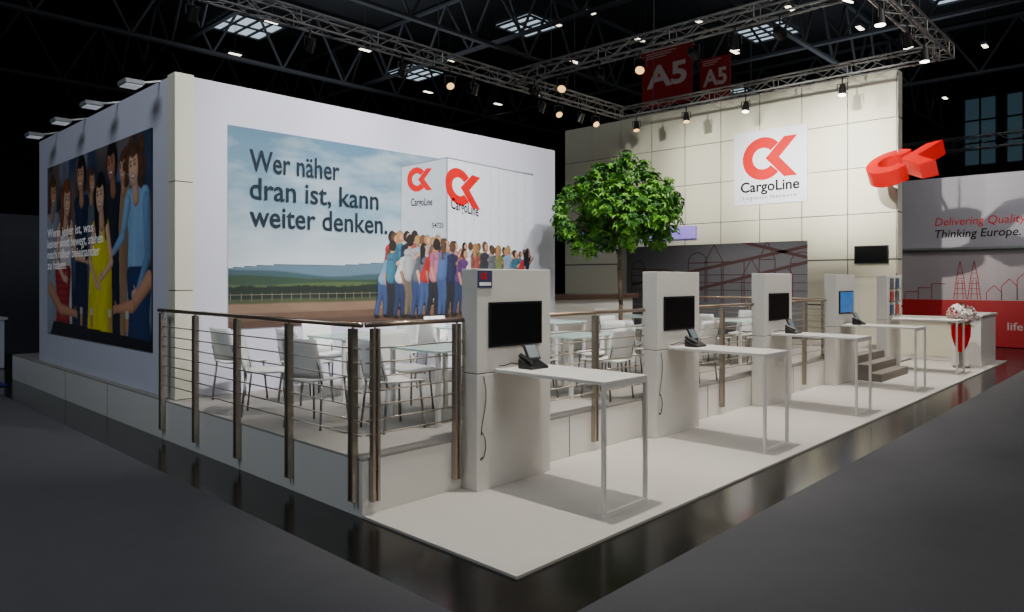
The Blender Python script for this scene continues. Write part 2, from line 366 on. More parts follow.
# crowd
cv=Canvas(6.0,mz0+.01,mu1-.01,2.9,.009)
fold=1+.34*cv.noise(22,6,1,.5)
SK=[lin(190,136,106),lin(206,158,130),lin(160,108,82)]
HR=[lin(36,24,18),lin(84,54,32),lin(158,120,72),lin(22,18,16),lin(104,72,44)]
SH=[lin(172,28,30),lin(124,158,186),lin(206,206,204),lin(50,104,124),lin(90,94,102),lin(90,52,108),lin(30,36,68),lin(140,66,58),lin(112,120,68),lin(70,96,144),lin(170,102,124),lin(40,44,50),lin(156,156,158)]
PT=[lin(36,48,82),lin(54,74,116),lin(30,30,38),lin(98,86,70),lin(42,60,100)]
def fig(u,z,h,sh,pt,hr,sk,lean,arm,face,bend=0,stride=.06):
    w=h*.082
    hip=(u,z+h*.5); shd=(u+lean+bend*.08*h,z+h*(.80-.07*bend)); hd=(shd[0]+lean*.35+.03*h*bend,shd[1]+h*(.125-.02*bend))
    bs=u-h*stride; fs=u+h*.035
    k1=((hip[0]+bs)/2+.008,z+h*.27); cv.capsule((hip[0]-w*.3,hip[1]),k1,h*.064,h*.045,pt,tex=fold); cv.capsule(k1,(bs,z+h*.05),h*.044,h*.030,pt,tex=fold)
    k2=(u+h*.045,z+h*.27); cv.capsule((hip[0]+w*.35,hip[1]),k2,h*.064,h*.045,pt,tex=fold); cv.capsule(k2,(fs,z+h*.05),h*.044,h*.030,pt,tex=fold)
    for x in (bs,fs): cv.capsule((x-.01,z+h*.02),(x+h*.05,z+h*.012),h*.018,h*.014,lin(34,28,26))
    cv.capsule((shd[0]-w*.1,shd[1]),(hd[0]-.005,hd[1]-h*.03),h*.030,h*.028,sk)
    cv.capsule((hip[0],hip[1]+h*.01),(shd[0],shd[1]-h*.05),h*.080,h*.090,sh,tex=fold)
    cv.capsule((shd[0]-w*.65,shd[1]-h*.02),(shd[0]+w*.65,shd[1]-h*.02),h*.044,h*.044,sh,tex=fold)
    r=h*.062
    cv.ellipse((hd[0]-.01*h,hd[1]+.006*h),r*.95,r*1.2,hr,tex=fold)
    if face: cv.ellipse((hd[0]+r*.32,hd[1]-r*.12),r*.62,r*.9,sk); cv.ellipse((hd[0]+r*.55,hd[1]+r*.05),r*.1,r*.09,lin(30,20,18),flat=True,op=.7)
    if face==2: cv.capsule((hd[0]-r*.4,hd[1]),(hd[0]-r*.6,hd[1]-r*2.6),r*.75,r*.4,hr,tex=fold)
    el=(shd[0]+h*.08,shd[1]-h*.10+arm*.4); ha=(shd[0]+h*.19,shd[1]-.02*h+arm)
    cv.capsule((shd[0]+w*.3,shd[1]-h*.03),el,h*.038,h*.030,sh,tex=fold*.85); cv.capsule(el,ha,h*.026,h*.018,sk); cv.ellipse(ha,h*.018,h*.022,sk)
    if random.random()<.5:
        el=(shd[0]-w*.9,shd[1]-h*.17); cv.capsule((shd[0]-w*.8,shd[1]-h*.03),el,h*.036,h*.030,sh,tex=fold*.8); cv.capsule(el,(el[0]+h*.04,el[1]-h*.14),h*.025,h*.018,sk)
random.seed(15)
back=[(388+5.6*i,310-.75*i,(1.16 if i<2 else 1.27-.021*i)) for i in range(25)]
front=[(382,317),(390,317),(399,318),(408,317),(416,318),(424,317),(433,318),(441,317),(450,316),(458,315),(466,313),(474,311),(482,309),(490,307),(498,305),(505,303),(512,301),(518,300),(524,299)]
for (px,py,h) in back:
    q=PY(px,py); fig(min(q[0],9.52),max(q[1],mz0+.05),h*random.uniform(.93,1.03),random.choice(SH),random.choice(PT),random.choice(HR),random.choice(SK),random.uniform(-.02,.06),random.uniform(0,.14),random.choice([0,1,1]),0)
fs_=[1,3,2,12,4,0,10,9,6,5,2,7,11,4,8,1,3,0,6]
for i,(px,py) in enumerate(front):
    h=(1.14 if i<2 else 1.30-.034*max(0,i-7))*random.uniform(.94,1.02)
    q=PY(px,py); fig(min(q[0],9.54),max(q[1],mz0+.015),h,SH[fs_[i]],PT[[1,2,0,3,4,1,2][i%7]],random.choice(HR),SK[i%3],random.uniform(-.02,.09),random.uniform(-.1,.12),[2,0,1,0,2,1,0][i%7],random.choice([0,0,.4,.9]),random.uniform(.03,.11))
cv.build(fY,'crowd_print',mural,M_print,.014,'printed crowd of casually dressed people pushing the container')

# ------------------------------------------------------------ poster on wall_left
fL=lambda u,v,d:(WX-.015-d,-u,v)
pu0,pu1,pz0,pz1=-14.25,-9.47,.99,3.82
poster=empty('wall_poster',(WX,11.9,pz0),'large printed poster of people chatting at a party','poster')
part('poster_panel',MB().box(WX-.015,9.47,pz0,WX,14.25,pz1),[M_blk],poster,'poster backing board')
cv=Canvas(pu0,pz0,pu1,pz1,.0135)
o0=pu0
nz_=cv.noise(1.6,4)
cv.put(np.ones(cv.X.shape),lin(40,52,78),1+.9*nz_)
rs_=np.random.RandomState(5)
for k in range(90):
    c=(o0+rs_.uniform(0,4.78),rs_.uniform(1.2,3.8)); col=[lin(22,28,44),lin(72,96,136),lin(140,112,92),lin(20,22,28),lin(160,172,190),lin(86,62,60)][rs_.randint(6)]
    cv.ellipse(c,rs_.uniform(.1,.35),rs_.uniform(.1,.4),col,soft=.8,flat=True,op=.45)
cl=1+.38*cv.noise(9,7,1,.5); hs=1+.6*cv.noise(30,3,1,.12); sk_t=1+.08*cv.noise(10,2)
def face(x,z,r,s,skin,hair,long=0,curly=False,tilt=0,smile=True):
    c=(o0+x,z); sc=lambda a,b:(c[0]+r*(a*math.cos(tilt)-b*math.sin(tilt)),c[1]+r*(a*math.sin(tilt)+b*math.cos(tilt)))
    if curly:
        rr=np.random.RandomState(int(x*100))
        for k in range(44):
            t=rr.uniform(-.8,3.9); q=rr.uniform(.7,1.6); cv.ellipse(sc(q*1.1*math.cos(t),.1+q*1.25*math.sin(t)),r*.34,r*.34,hair,tex=hs)
    else: cv.ellipse(sc(-.12*s,.22),r*1.12,r*1.42,hair,rot=tilt,tex=hs)
    if long:
        for a0,a1 in ((-.95,-1.15),(-.6,-.8),(.75,.95),(-1.05,-.9)):
            cv.capsule(sc(a0,.3),sc(a1-.1*s,-long),r*.42,r*.30,hair,tex=hs)
    cv.capsule(sc(-.08*s,-.8),sc(-.15*s,-1.9),r*.42,r*.55,skin,tex=.8*sk_t)
    cv.ellipse(sc(.1*s,-.02),r*.80,r*1.16,skin,rot=tilt,L=.35*s,tex=sk_t,lo=.5)
    for k in (-1,1):
        e=(.33*k+.22*s,.12); cv.ellipse(sc(e[0],e[1]+.03),r*.24,r*.15,[v*.45 for v in skin],flat=True,op=.55,soft=.6)
        cv.ellipse(sc(*e),r*.12,r*.07,lin(24,18,16),flat=True,op=.9)
        cv.capsule(sc(e[0]-.18,e[1]+.24),sc(e[0]+.18,e[1]+.27),r*.05,r*.04,hair)
    cv.capsule(sc(.22*s,.1),sc(.30*s,-.22),r*.07,r*.10,[min(1,v*1.15) for v in skin],op=.8)
    cv.ellipse(sc(.26*s,-.34),r*.16,r*.05,[v*.4 for v in skin],flat=True,op=.6,soft=.5)
    if smile:
        cv.ellipse(sc(.2*s,-.58),r*.32,r*.15,lin(150,50,48),flat=True,op=.9,soft=.4); cv.ellipse(sc(.2*s,-.55),r*.25,r*.08,lin(236,232,226),flat=True,op=.95,soft=.3)
    else: cv.ellipse(sc(.24*s,-.6),r*.22,r*.07,lin(160,80,74),flat=True,op=.8,soft=.4)
    cv.ellipse(sc(.0,.55),r*.98,r*.72,hair,rot=tilt,tex=hs,clip=np.clip((cv.Y-(c[1]+r*.42+.35*np.abs(cv.X-c[0]-r*.2*s)))/.03,0,1))
def torso(x,z,w,zb,col,tex=None,sl=0,wb=None):
    wb=wb or w*.95
    cv.capsule((o0+x-w*.72,z-.04),(o0+x+w*.72,z-.04),.12,.12,col,tex=tex)
    cv.poly([(o0+x-w,z),(o0+x+w,z),(o0+x+wb*.82,z-.55),(o0+x+wb+sl,zb),(o0+x-wb+sl,zb),(o0+x-wb*.82,z-.55)],col,tex=tex)
def arm(pts,r0,r1,col,tex=None):
    n=len(pts)-1
    for i in range(n):
        a=r0+(r1-r0)*i/n; b=r0+(r1-r0)*(i+1)/n
        cv.capsule((o0+pts[i][0],pts[i][1]),(o0+pts[i+1][0],pts[i+1][1]),a,b,col,tex=tex)
def hand(x,z,s,skin,rot=0):
    cv.ellipse((o0+x,z),.075,.06,skin,rot=rot)
    for k in range(4): cv.capsule((o0+x+s*.04,z+.04-.028*k),(o0+x+s*(.14-.01*abs(k-1)),z+.02-.03*k),.017,.013,skin)
    cv.capsule((o0+x,z+.04),(o0+x+s*.06,z+.10),.018,.014,skin)
sk1,sk2,sk3=lin(214,154,118),lin(236,184,152),lin(178,118,86)
dk,br,bl,au=lin(26,20,18),lin(90,58,36),lin(190,150,96),lin(134,70,42)
chk=1+.35*np.sign(np.sin(cv.X*60))*.5+.35*np.sign(np.sin(cv.Y*60))*.5
torso(2.42,3.05,.3,1.0,lin(86,92,104),cl); face(2.40,3.36,.15,1,sk1,br)
torso(3.72,3.1,.3,1.0,lin(150,120,90),cl); face(3.74,3.42,.155,-1,sk1,br)
torso(1.90,3.12,.36,1.0,lin(34,44,70),cl); face(1.88,3.50,.205,-1,sk1,dk)
torso(3.26,3.18,.40,1.0,lin(30,34,48),cl); face(3.28,3.53,.205,-1,sk3,dk,tilt=.1)
torso(.30,2.95,.38,1.0,lin(150,156,168),cl); face(.34,3.34,.20,1,sk1,br)
torso(4.28,3.04,.42,1.0,lin(132,170,206),cl); face(4.16,3.40,.22,-1,sk2,br,curly=True,tilt=.08)
arm([(3.92,2.94),(3.74,2.5),(3.38,2.3)],.12,.065,lin(132,170,206),cl); hand(3.28,2.28,-1,sk2)
torso(4.34,2.0,.46,1.0,lin(38,54,96),cl)
arm([(4.6,2.9),(4.66,2.2),(4.3,1.75)],.13,.075,lin(112,148,190),cl); hand(4.22,1.72,-1,sk2)
torso(1.06,2.78,.40,1.0,lin(216,204,204),cl); face(1.12,3.17,.22,1,sk2,au,long=2.3,tilt=-.08)
torso(.92,2.05,.44,1.0,lin(164,42,46),chk)
arm([(1.38,2.70),(1.62,2.28),(2.02,2.22)],.10,.055,sk2,sk_t); hand(2.08,2.22,1,sk2)
arm([(.68,2.70),(.58,2.2),(.98,1.92)],.10,.055,sk2,sk_t); hand(1.04,1.92,1,sk2)
torso(2.80,2.70,.36,1.0,lin(222,208,30),cl*(1+.25*cv.noise(16,6)),sl=-.05,wb=.58)
cv.poly([(o0+2.60,2.82),(o0+3.00,2.82),(o0+2.82,2.42)],sk2)
face(2.80,3.12,.215,-1,sk2,dk,long=2.8,tilt=.06)
arm([(3.1,2.62),(3.28,2.15),(2.9,1.95)],.085,.05,sk2,sk_t); hand(2.84,1.94,-1,sk2)
arm([(2.50,2.62),(2.32,2.18),(2.60,1.84)],.085,.05,sk2,sk_t); hand(2.66,1.82,1,sk2)
cv.poly([(o0+2.10,2.18),(o0+2.22,2.22),(o0+2.20,2.44),(o0+2.08,2.40)],lin(20,20,24))
arm([(4.7,1.9),(4.1,1.55),(3.55,1.5)],.13,.06,sk1,sk_t); hand(3.48,1.5,-1,sk1)
arm([(.2,1.75),(.8,1.42),(1.5,1.38)],.13,.06,sk1,sk_t); hand(1.56,1.38,1,sk1)
cv.poly([(o0+.4,1.22),(o0+4.78,1.12),(o0+4.78,.9),(o0+.1,.9)],lin(34,30,34),cl)
for x in (1.9,2.4,3.2,3.9):
    cv.poly([(o0+x-.07,1.48),(o0+x+.07,1.48),(o0+x+.05,1.2),(o0+x-.05,1.2)],lin(210,200,180),op=.8); cv.poly([(o0+x-.06,1.38),(o0+x+.06,1.38),(o0+x+.05,1.2),(o0+x-.05,1.2)],lin(190,120,40),op=.8)
cv.rgb=np.clip(cv.rgb*1.12,0,.9)
cv.build(fL,'people_print',poster,M_print,.002,'printed people, one woman in a yellow dress')
for s,px,py,w in (('Wenn jeder ist, was',49,238,2.45),('keiner sonst bewegt, stehen',49,248.5,2.9),('noch näher beieinander',49,259,2.75),('zu haben.',49,269.5,1.1)):
    mb=MB(); q=PX(px,py); add_text(mb,s,fL,q[0],q[1],width=w,cap=.15,d=.006,bold=.01); part('poster_lettering',mb,[M_wtxt],poster,'white slogan line')

# ------------------------------------------------------------ logo sign on tile wall
fT=lambda u,v,d:(TX-.03-d,-u,v)
sg=empty('logo_sign',(TX,8.78,4.1),'square white sign with red ring-and-chevron logo on cream wall','sign')
part('sign_board',MB().box(TX-.03,7.70,4.10,TX-.002,9.86,6.25),[mat('sign_white',(232,234,246),.4,var=.01)],sg,bevel=.005)
mb=MB(); logo(mb,fT,-8.97,5.42,.62,.002); part('logo_mark',mb,[M_red],sg,'red ring with chevron')
mb=MB(); add_text(mb,'CargoLine',fT,-8.78,4.48,width=1.74,cap=.30,d=.002,bold=.025,align='C'); part('sign_lettering',mb,[M_txtdark],sg,'dark bold company lettering')
mb=MB(); add_text(mb,'Logistics Network',fT,-8.78,4.26,width=1.6,cap=.10,d=.002,align='C',spacing=1.2); part('sign_lettering',mb,[M_txtdark],sg,'small dark lettering')
thing('light_panel',MB().box(TX-.13,11.1,3.2,TX-.005,15.9,3.58),[M_lavender],(TX,13.5,3.2),'long glowing lavender light panel on cream wall','light')
tv=empty('wall_television',(TX-.1,6.05,2.35),'flat black television on cream tiled wall','television')
part('housing',MB().box(TX-.08,5.62,2.33,TX-.002,6.45,2.80),[M_blk],tv,bevel=.01); part('screen',MB().box(TX-.084,5.65,2.36,TX-.08,6.42,2.77),[M_screen],tv)
rs=empty('projecting_sign',(19.2,5.05,4.6),'red extruded three-dimensional logo jutting out beside cream wall','sign')
tau=math.radians(42); vd=Vector((math.cos(tau),0,math.sin(tau))); nd=Vector((math.sin(tau),0,-math.cos(tau)))
c0=Vector((18.95,5.30,4.80))
def fR(u,v,d): p=c0+Vector((0,-1,.14))*u+vd*v*.85+nd*d; return tuple(p)
mb=MB(); logo(mb,fR,0,0,.55,0,0,thick=.42,gap=.30)
part('logo_block',mb,[mat('glossy_red_block',(206,4,10),.35,emit=(200,6,10),es=.05)],rs)
part('bracket',MB().tube((19.5,5.25,4.8),(20.1,5.46,5.2),.03).tube((19.2,5.2,4.9),(19.2,5.2,7.0),.015),[M_alu],rs)

# ------------------------------------------------------------ info columns + tables
STEP=2.94
G='info columns along the stand edge'
def column(i):
    x=4.35+STEP*i; yb=PF-.008
    lab=['tall white info column with dark screen and small logo label','tall white info column with dark screen','tall white info column with dark screen','tall white info column with screen showing blue picture','tall white info column with brochure rack'][i]
    e=empty('info_column',(x+.5,4.7,.02),lab,'info column',G)
    part('body',MB().box(x,4.57,.02,x+1.0,yb,1.06),[M_white],e,bevel=.006)
    part('upper_body',MB().box(x,4.57,1.068,x+1.0,yb,2.0),[M_white],e,bevel=.006)
    part('joint_strip',MB().box(x+.01,4.58,1.06,x+.99,yb-.01,1.068),[M_seam],e)
    if i<4:
        sc=part('monitor',MB().box(x+.14,4.548,1.29,x+.85,4.57,1.70),[M_blk],e,bevel=.004)
        m=M_screen if i<3 else mat('screen_blue_picture',(40,110,180),.3,var=.7,scale=6,emit=(60,140,220),es=.25)
        part('screen',MB().box(x+.16,4.545,1.31,x+.83,4.548,1.68),[m],sc)
    else:
        mb=MB()
        for k in range(3):
            for j in range(2): mb.box(x+.15+j*.38,4.53,1.15+k*.28,x+.45+j*.38,4.57,1.18+k*.28,0)
        part('brochure_rack',mb,[M_alu],e)
        mb=MB()
        for k in range(3):
            for j in range(2): mb.box(x+.19+j*.38,4.545,1.18+k*.28,x+.41+j*.38,4.56,1.38+k*.28,(k+j)%3)
        part('brochures',mb,[C('bro_a',60,80,110),C('bro_b',170,60,50),C('bro_c',90,90,90)],e)
    return e
for i in range(5): column(i)
lb=empty('column_label',(4.42,4.56,1.83),'small printed logo label on white column','label')
part('label_plate',MB().box(4.355,4.560,1.83,4.53,4.569,1.985),[C('label_blue',60,60,96)],lb)
mb=MB(); fl=lambda u,v,d:(u,4.560-d,v); logo(mb,fl,4.42,1.935,.03,.001,0); mb.poly([fl(4.37,1.85,.001),fl(4.515,1.85,.001),fl(4.515,1.88,.001),fl(4.37,1.88,.001)],1)
part('label_print',mb,[M_red,M_wtxt],lb)
GT='standing tables beside the info columns'
x=4.56
tb=empty('standing_table',(x+.3,3.95,.02),'white high standing table with slim steel leg frame','table',GT)
part('tabletop',MB().box(x,3.34,1.065,x+.62,4.566,1.095),[M_white],tb,bevel=.004)
part('leg',MB().box(x,3.34,.02,x+.03,3.37,1.065),[M_white],tb)
part('leg',MB().box(x+.59,3.34,.02,x+.62,3.37,1.065),[M_white],tb)
part('foot_bar',MB().box(x+.03,3.34,.02,x+.59,3.37,.05),[M_white],tb)
part('frame_bar',MB().box(x+.03,3.34,1.035,x+.59,3.37,1.065),[M_white],tb)
for i in range(1,5): copy_tree(tb,(x+.3+STEP*i,3.95,.02))
GP='desk telephones on the standing tables'
ph=empty('desk_telephone',(4.82,4.35,1.095),'black desk telephone with tilted display on white table','telephone',GP)
mb=MB(); 
mb.raw([(4.72,4.25,1.095),(4.95,4.25,1.095),(4.95,4.42,1.095),(4.72,4.42,1.095),(4.72,4.25,1.115),(4.95,4.25,1.115),(4.95,4.42,1.19),(4.72,4.42,1.19)],[(0,3,2,1),(4,5,6,7),(0,1,5,4),(1,2,6,5),(2,3,7,6),(3,0,4,7)])
part('base',mb,[M_blk],ph,bevel=.006)
part('handset',MB().tube((4.75,4.27,1.15),(4.75,4.42,1.215),.022,n=8),[M_blk],ph)
mb=MB(); mb.raw([(4.80,4.36,1.17),(4.97,4.36,1.17),(4.97,4.43,1.31),(4.80,4.43,1.31),(4.80,4.375,1.165),(4.97,4.375,1.165),(4.97,4.445,1.305),(4.80,4.445,1.305)],[(0,1,2,3),(7,6,5,4),(0,4,5,1),(1,5,6,2),(2,6,7,3),(3,7,4,0)])
dsp=part('display',mb,[M_blk],ph)
part('display_glass',MB().raw([(4.815,4.363,1.19),(4.955,4.363,1.19),(4.955,4.418,1.298),(4.815,4.418,1.298)],[(0,1,2,3)]),[mat('display_grey',(110,120,125),.2,emit=(120,130,140),es=.15)],dsp)
part('cable',MB().path([(4.76,4.42,1.13),(4.72,4.5,1.14),(4.66,4.53,1.12),(4.60,4.54,1.12)],.005),[M_blk],ph)
for i in range(1,4): copy_tree(ph,(4.82+STEP*i,4.35,1.095))
GC='loose cables hanging at the info columns'
for i in range(2):
    xx=4.42+STEP*i
    pts=[]
    for k in range(25):
        t=k/24; pts.append((xx+.03*math.sin(t*7)+ (.05*math.sin((t-.7)*20) if t>.7 else 0),4.558,1.04-.78*t+(.06*math.cos((t-.7)*20) if t>.7 else 0)))
    thing('power_cable',MB().path(pts,.004),[M_blk],(xx,4.56,.3),'thin black cable hanging down the white column','cable',GC,smooth=True)

# ------------------------------------------------------------ railings
GR='steel railings around the platform'
def railing(p,q,posts,label,mount=True):
    p=Vector(p);q=Vector(q); d=(q-p).normalized(); nrm=Vector((-d.y,d.x,0))
    e=empty('railing',(p.x,p.y,PZ),label,'railing',GR)
    zt=1.54
    part('handrail',MB().tube((p.x,p.y,zt),(q.x,q.y,zt),.021,n=12),[M_bronze],e,smooth=True)
    for k in range(7):
        z=.66+k*.115
        part('rail_wire',MB().tube((p.x,p.y,z),(q.x,q.y,z),.0065,n=6),[M_steel],e,smooth=True)
    for s in posts:
        c=p+d*s; mb=MB()
        zb=.12 if mount else PZ
        for o in (-.024,.024):
            a=c+d*o
            hw=d*.011; hn=nrm*.026
            cs=[a-hw-hn,a+hw-hn,a+hw+hn,a-hw+hn]
            vs=[(v.x,v.y,zb) for v in cs]+[(v.x,v.y,zt-.03) for v in cs]
            mb.raw(vs,[(0,3,2,1),(4,5,6,7),(0,1,5,4),(1,2,6,5),(2,3,7,6),(3,0,4,7)])
        for zz in ((.18,.38) if mount else (.5,)):
            mb.tube((c.x-d.x*.03,c.y-d.y*.03,zz),(c.x+d.x*.03,c.y+d.y*.03,zz),.012)
        mb.tube((c.x,c.y,zt-.06),(c.x,c.y,zt),.010)
        for k in range(7): mb.tube((c.x-d.x*.04,c.y-d.y*.04,.66+k*.115),(c.x+d.x*.04,c.y+d.y*.04,.66+k*.115),.011,n=6)
        part('post',mb,[M_steel],e)
    return e
RY=PF-.03
railing((3.26,RY,0),(3.26,8.95,0),[.12,1.13,2.15,3.15,4.1],'steel railing with twin-bar posts beside the seating area')
railing((3.30,RY,0),(4.345,RY,0),[.09,.97],'short steel railing section at platform corner')
for i in range(3):
    a=5.355+STEP*i; b=4.345+STEP*(i+1)
    railing((a,RY,0),(b,RY,0),[(b-a)/2],'steel railing section between two white columns')
railing((13.75,4.90,0),(13.75,14.5,0),[.1,1.6,3.2,4.8,6.4,8.0,9.5],'steel railing crossing the platform behind the tables',mount=False)
mb=MB()
for k in range(3): mb.box(14.15,4.10+.22*k,.02+.15*k,15.85,PF-.005,.02+.15*(k+1))
thing('stairs',mb,[M_stair],(15,4.5,.02),'three grey-brown steps leading up to the platform','stairs',bevel=.008)
br_=empty('bar_counter',(12,9.3,PZ),'white bar counter with dark brown wooden top','counter')
part('body',MB().box(10.5,9.1,PZ,13.5,9.5,1.5),[M_white],br_,bevel=.01); part('worktop',MB().box(10.42,9.0,1.5,13.6,9.6,1.6),[M_wood],br_,bevel=.01)

# ------------------------------------------------------------ chairs and tables
GCh='white chairs around the meeting tables'
ch=empty('dining_chair',(0,0,PZ),'white plastic chair with slim chrome legs','chair',GCh)
def gridmb(fn,nu,nv):
    mb=MB(); vs=[fn(i/nu,j/nv) for j in range(nv+1) for i in range(nu+1)]
    fs=[(j*(nu+1)+i,j*(nu+1)+i+1,(j+1)*(nu+1)+i+1,(j+1)*(nu+1)+i) for j in range(nv) for i in range(nu)]
    return mb.raw(vs,fs)
part('seat',gridmb(lambda u,v:((u-.5)*.46*(1-.08*abs(v-.5)),(v-.5)*.44,PZ+.455+.03*(2*u-1)**2*1-.012*math.sin(v*math.pi)-(.02*max(0,v-.8)/.2)),8,8),[M_seat],ch,smooth=True,solid=.018)
part('backrest',gridmb(lambda u,v:((u-.5)*(.45-.05*v),-.205-.08*v-.035*(1-(2*u-1)**2),PZ+.49+.38*v),8,6),[M_seat],ch,smooth=True,solid=.014)
for sx in (-1,1):
    part('leg',MB().path([(sx*.19,.17,PZ+.455),(sx*.215,.21,PZ+.003)],.012),[M_leg],ch,smooth=True)
    part('leg',MB().path([(sx*.195,-.255,PZ+.66),(sx*.195,-.195,PZ+.44),(sx*.215,-.24,PZ+.003)],.012),[M_leg],ch,smooth=True)
mt=empty('meeting_table',(0,0,PZ),'square pale glass-topped meeting table with slim white legs','table','meeting tables on the platform')
part('tabletop',MB().box(-.4,-.4,PZ+.72,.4,.4,PZ+.745),[M_glass],mt,bevel=.004)
for sx in (-1,1):
    for sy in (-1,1): part('leg',MB().box(sx*.36-.02,sy*.36-.02,PZ,sx*.36+.02,sy*.36+.02,PZ+.72),[M_white],mt)
random.seed(4)
W_,E_,S_,N_=1,2,4,8
tabs=[(4.85,5.62,W_|E_|N_),(5.05,7.55,W_|E_|N_),(7.05,5.75,15),(7.15,7.6,W_|E_|N_),(9.15,5.75,W_|E_|S_|N_),(9.15,7.75,W_|N_),(11.6,5.8,15),(11.6,7.7,W_|E_|N_),(11.6,11.4,15)]
first=True; firstc=True
def put_chair(x,y,r):
    global firstc
    r+=random.uniform(-.12,.12)
    if firstc: ch.location=(x,y,PZ); ch.rotation_euler=(0,0,r); firstc=False
    else: copy_tree(ch,(x,y,PZ),r)
for (x,y,k) in tabs:
    if first: mt.location=(x,y,PZ); first=False
    else: copy_tree(mt,(x,y,PZ))
    if k&W_: put_chair(x-.64,y+random.uniform(-.06,.06),-math.pi/2)
    if k&E_: put_chair(x+.64,y+random.uniform(-.06,.06),math.pi/2)
    if k&S_: put_chair(x,y-.62,0)
    if k&N_: put_chair(x,y+.60,math.pi)
put_chair(3.78,6.25,-1.1); put_chair(3.95,8.25,-1.3); put_chair(3.72,7.15,-2.2)
# ------------------------------------------------------------ tree
tx,ty=10.3,7.2; cz=3.15; K=1.04
tr=empty('potted_tree',(tx,ty,PZ),'small leafy green tree in a white planter on the platform','tree')
part('planter',MB().box(tx-.2,ty-.2,PZ,tx+.2,ty+.2,PZ+.42),[M_white],tr,bevel=.01)
mb=MB(); pts=[(tx,ty,PZ+.40),(tx+.02,ty,PZ+1.0),(tx-.01,ty+.02,PZ+1.6),(tx+.02,ty,PZ+2.3)]
for a,b,r0,r1 in zip(pts[:-1],pts[1:],(.042,.038,.034),(.038,.034,.028)): mb.tube(a,b,r0,r2=r1,n=10)
part('trunk',mb,[M_bark],tr,smooth=True)
random.seed(9)
cl=[]
for k in range(28):
    while True:
        v=Vector((random.uniform(-1,1),random.uniform(-1,1),random.uniform(-1,1)))
        if .3<v.length<1: break
    cl.append((Vector((tx+v.x*.68,ty+v.y*.68,cz+v.z*.56)),random.uniform(.17,.28)))
R=Vector((SS,-CC,0))
for off,zz,rr in ((.86,-.08,.20),(-.98,.05,.15),(-.88,-.34,.20),(-.74,-.60,.15),(.08,.84,.16),(.60,-.48,.22),(-.80,.25,.17),(.74,.34,.17),(.38,.64,.18),(-.4,.60,.17),(.93,.16,.12),(-.5,-.70,.12),(.76,-.38,.17),(-.15,.68,.16),(-.62,.42,.14),(.56,.52,.13),(-1.02,-.15,.12)):
    cl.append((Vector((tx,ty,cz+zz))+R*off*K,rr))
mb=MB()
for c,r in cl: 
    m=Vector((tx,ty,cz-.45))+(c-Vector((tx,ty,cz-.4)))*.35
    mb.tube((tx,ty,cz-.62),m,.02,r2=.012,n=5,cap=False); mb.tube(m,c,.012,r2=.005,n=5,cap=False)
part('branches',mb,[M_bark],tr)
mb=MB()
for c,r in cl:
    for k in range(int(60*(r/.24)**2)+12):
        d=Vector((random.gauss(0,1),random.gauss(0,1),random.gauss(0,1))).normalized()*r*random.uniform(.5,1.25)
        p=c+d; mi=0 if random.random()<.55 else 1
        nrm=(d.normalized()+Vector((0,0,.9))+Vector((random.gauss(0,.4),random.gauss(0,.4),0))).normalized()
        ax=nrm.cross(Vector((random.gauss(0,1),random.gauss(0,1),random.gauss(0,1)))).normalized(); ay=nrm.cross(ax)
        for j in range(5):
            t=(j-2)*.75; dd=ax*math.cos(t)+ay*math.sin(t); sd=nrm.cross(dd); L=.135*random.uniform(.7,1.1)*(1-.12*abs(j-2)); w=.022
            mb.poly([p,p+dd*L*.6+sd*w,p+dd*L-nrm*.035,p+dd*L*.6-sd*w],mi)
part('foliage',mb,[M_leaf,M_leaf2],tr)

# ------------------------------------------------------------ trusses
GTr='aluminium lighting trusses above the stand'
def truss(p,q,s=.29,m=M_alu,cr=.025,wr=.011,label='silver aluminium lattice lighting truss hanging from roof',grp=GTr,bay=.45):
    p=Vector(p);q=Vector(q); d=(q-p).normalized(); L=(q-p).length; side=d.cross(Vector((0,0,1))).normalized(); up=side.cross(d)
    e=empty('lighting_truss',tuple(p),label,'truss',grp); mb=MB(); h=s/2
    cs=[side*h+up*h,side*-h+up*h,side*-h+up*-h,side*h+up*-h]
    for c in cs: mb.tube(p+c,q+c,cr,n=8)
    n=max(2,int(L/bay)); 
    for k in range(n+1):
        a=p+d*(L*k/n)
        for i in range(4): mb.tube(a+cs[i],a+cs[(i+1)%4],wr,n=5,cap=False) if (k%4==0 or k==n) else None
        if k<n:
            b=p+d*(L*(k+1)/n)
            for i in range(4):
                c0,c1=cs[i],cs[(i+1)%4]
                if k%2: c0,c1=c1,c0
                mb.tube(a+c0,b+c1,wr,n=5,cap=False)
    part('truss_frame',mb,[m],e)
    for s_ in (.15,.5,.85):
        a=p+d*(L*s_); part('hoist_cable',MB().tube((a.x,a.y,p.z+h),(a.x,a.y,14.4),.008,n=5),[M_dark],e)
    return e
ZT=7.05
truss((3.6,12.7,ZT),(18.1,12.7,ZT))
truss((13.2,4.2,ZT),(13.2,12.5,ZT))
truss((18.3,4.2,ZT),(18.3,12.9,ZT))
truss((3.6,4.0,ZT),(18.5,4.0,ZT))
truss((28,-4,6.5),(28,9.5,6.5),s=.4,label='grey lattice truss over the neighbouring stand',grp='trusses over neighbouring stands',bay=.6,m=M_dark)
